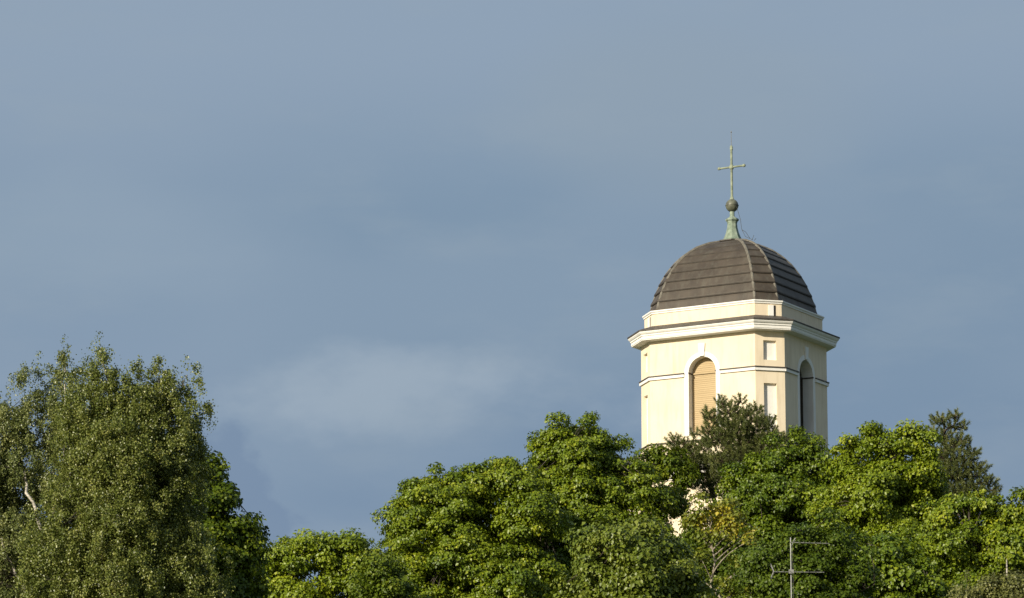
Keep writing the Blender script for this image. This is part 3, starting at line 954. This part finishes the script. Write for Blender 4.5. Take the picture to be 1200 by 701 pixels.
# pines by the tower
count(pine('pine_tree', 'bushy pine with upright tufts standing before the tower shutters', 31, 178.0,
           [(853, 482, 13), (838, 492, 12), (872, 488, 14), (888, 497, 16), (905, 512, 14), (862, 505, 22), (842, 515, 16), (893, 522, 18), (868, 530, 20), (915, 520, 9), (845, 540, 14), (922, 516, 7), (829, 484, 6), (868, 470, 7), (845, 470, 7), (886, 480, 7), (901, 494, 8), (832, 505, 9)],
           [(852, 640), (850, 570), (856, 530), (860, 480)]))
count(pine('pine_tree', 'darker ragged pine leaning left below the bushy pine at the tower foot', 32, 180.0,
           [(790, 517, 8), (800, 524, 11), (812, 534, 13), (824, 520, 9), (828, 540, 15), (808, 550, 13), (835, 560, 15), (818, 564, 13), (832, 578, 11), (842, 545, 12), (798, 545, 10), (815, 508, 6)],
           [(848, 650), (838, 590), (828, 550), (812, 520)], tuft=.31, per=78, spacing=.21))
count(pine('pine_tree', 'tall narrow dark pine stepping down to the right, behind the bright maple', 33, 176.0,
           [(1103, 492, 12), (1118, 498, 11), (1105, 512, 14), (1126, 516, 12), (1106, 534, 17), (1130, 535, 15), (1115, 556, 22), (1142, 556, 15), (1156, 564, 13), (1125, 580, 24), (1165, 574, 9), (1150, 585, 20), (1095, 575, 18), (1120, 486, 8), (1092, 505, 8), (1128, 500, 8), (1138, 530, 10), (1118, 520, 16), (1120, 545, 20), (1148, 548, 11), (1135, 570, 20)],
           [(1112, 690), (1112, 600), (1108, 540), (1106, 488)], per=84, squash=.55, tuft=.27, spacing=.215))
# trees right of the tower
count(broadleaf('maple_tree', 'deep green maple whose crown covers the right foot of the tower', 'maple tree', 41, 170.0,
                [(868, 560, 22), (892, 545, 20), (918, 535, 20), (940, 530, 18), (958, 540, 18), (915, 570, 40), (900, 528, 10), (935, 516, 10), (870, 600, 30), (955, 585, 36), (905, 630, 40)], L_MAPLE, tint_shift=-.22, r0=.28))
count(broadleaf('maple_tree', 'bright yellow-green maple to the right of the tower, the lightest crown', 'maple tree', 42, 160.0,
                [(1003, 525, 16), (1018, 518, 16), (1042, 525, 17), (1068, 522, 17), (1086, 528, 13), (985, 548, 20), (1000, 575, 30), (1040, 565, 38), (1082, 560, 26), (1040, 620, 45), (1095, 605, 28), (990, 615, 30), (984, 528, 8), (1070, 650, 40), (1002, 512, 10), (1018, 506, 11), (1045, 512, 9), (1070, 510, 11), (1085, 514, 8)],
                L_BRIGHT, r0=.3))
count(broadleaf('maple_tree', 'wide mid-green maple at the right edge, below the tall narrow pine', 'maple tree', 43, 150.0,
                [(1112, 598, 18), (1135, 592, 18), (1160, 594, 18), (1185, 602, 20), (1200, 580, 7), (1215, 600, 22), (1130, 630, 34), (1180, 640, 40), (1225, 650, 45), (1150, 680, 45), (1105, 660, 26), (1165, 625, 30), (1200, 610, 24)], L_MAPLE, r0=.28))
# darker trees in front
count(broadleaf('elm_tree', 'dark fine-leaved elm directly behind the television antenna', 'elm tree', 44, 132.0,
                [(905, 655, 26), (940, 640, 26), (972, 645, 30), (940, 685, 44), (1000, 680, 28), (895, 695, 24), (960, 720, 50)], L_DEEP, leaf=.10, clump=.46, spacing=.44, per=230, r0=.22, tint_shift=-.18))
count(broadleaf('maple_tree', 'mid-green maple low in front, between the dark elm and the olive bush', 'maple tree', 45, 140.0,
                [(1030, 685, 24), (1062, 672, 26), (1090, 690, 24), (1050, 715, 36), (1110, 712, 22), (1012, 662, 26), (990, 650, 20), (1040, 655, 24)], L_MAPLE, leaf=.13, clump=.58, spacing=.52, per=200, tint_shift=-.14))
count(broadleaf('hazel_bush', 'olive-brown fine-leaved bush in the lower right corner', 'bush', 46, 122.0,
                [(1160, 690, 20), (1185, 692, 22), (1140, 702, 18), (1205, 700, 22), (1170, 715, 34)], L_BUSH, leaf=.075, clump=.36, spacing=.33, per=190, flat=.9, r0=.08))
print('leaves', TOTAL)


# ------------------------------------------------------------------ pole and antenna
def make_pole():
    p = at(1179, 655, 122.4)
    gz = float(ground_z(p[0], p[1]))
    m = MB(); h = p[2] - gz
    m.tube([(0, 0, -.2), (.0, 0, h * .5), (.02, 0, h - .3), (.02, 0, h)], [.055, .05, .03, .012], 8)
    o = m.build('pole', M_BIRCHBARK, smooth=True)
    o.location = (p[0], p[1], gz)
    tag(o, 'thin pale pole sticking up out of the olive bush at lower right', 'pole')


make_pole()


def make_antenna():
    D = 76.0
    k = D / F_PX * 1.02
    top = at(926.5, 631, D)
    gz = float(ground_z(top[0], top[1]))
    root = empty('television_antenna', (top[0], top[1], gz))
    tag(root, 'grey rooftop television antenna, a thin mast carrying two horizontal booms before the trees', 'antenna')
    h = top[2] - gz
    m = MB(); m.lathe([(.026, -.2), (.016, h * .6), (.0125, h), (.01, h + .02)], 10); m.build('mast', M_ALU, root, smooth=True)
    ty = R(-4)                                  # the booms point almost across the view, dipping a little to the right

    def boom(z, x0, x1, n, half, dz):
        m = MB(); c, s = math.cos(ty), math.sin(ty)
        P = lambda x, y, zz: (x * c - y * s, x * s + y * c - .035, z + dz * (x - x0) / (x1 - x0) + zz)
        m.tube([P(x0, 0, 0), P(x1, 0, 0)], .0075, 6)
        b = m.build('boom', M_ALU, root)
        for i in range(n):
            x = x0 + (x1 - x0) * (i + .5) / n
            e = MB(); hl = half * (1 - .25 * i / n)
            e.tube([P(x, -hl, .014), P(x, hl, .014)], .005, 5)
            e.build('element', M_ALU, b)
        return P, b
    P, b = boom(h - .085, -.02, 44 * k, 7, .13, -.03)
    r = MB()                                    # folded dipole and small reflector beside the mast head
    r.tube([P(.05, -.14, .0), P(.09, -.14, .07), P(.09, .14, .07), P(.05, .14, .0), P(.05, -.14, .0)], .006, 5)
    r.tube([P(.02, 0, -.06), P(.09, 0, .09)], .007, 5)
    r.build('dipole', M_ALU, b)
    z2 = h - 39 * k
    P, b = boom(z2, -20 * k, 38 * k, 8, .15, -.02)
    r = MB()                                    # V-shaped reflector at the tail
    for s in (-1, 1):
        for y in (-.16, -.05, .05, .16):
            r.tube([P(-20 * k, y, 0), P(-23.5 * k, y, s * 8 * k)], .0055, 5)
        r.tube([P(-23.5 * k, -.17, s * 8 * k), P(-23.5 * k, .17, s * 8 * k)], .0055, 5)
        r.tube([P(-21.5 * k, -.17, s * 4 * k), P(-21.5 * k, .17, s * 4 * k)], .0055, 5)
    r.build('reflector', M_ALU, b)
    r = MB(); r.box(-.05, .05, -.06, -.02, z2 - .04, z2 + .04); r.build('clamp', M_ALU, root)
    r = MB(); r.tube([(.03, -.03, h - .12), (.036, -.03, h - .6), (.034, -.032, h - 2.2), (.036, -.03, .3)], .005, 5); r.build('cable', M_WIRE, root)


make_antenna()
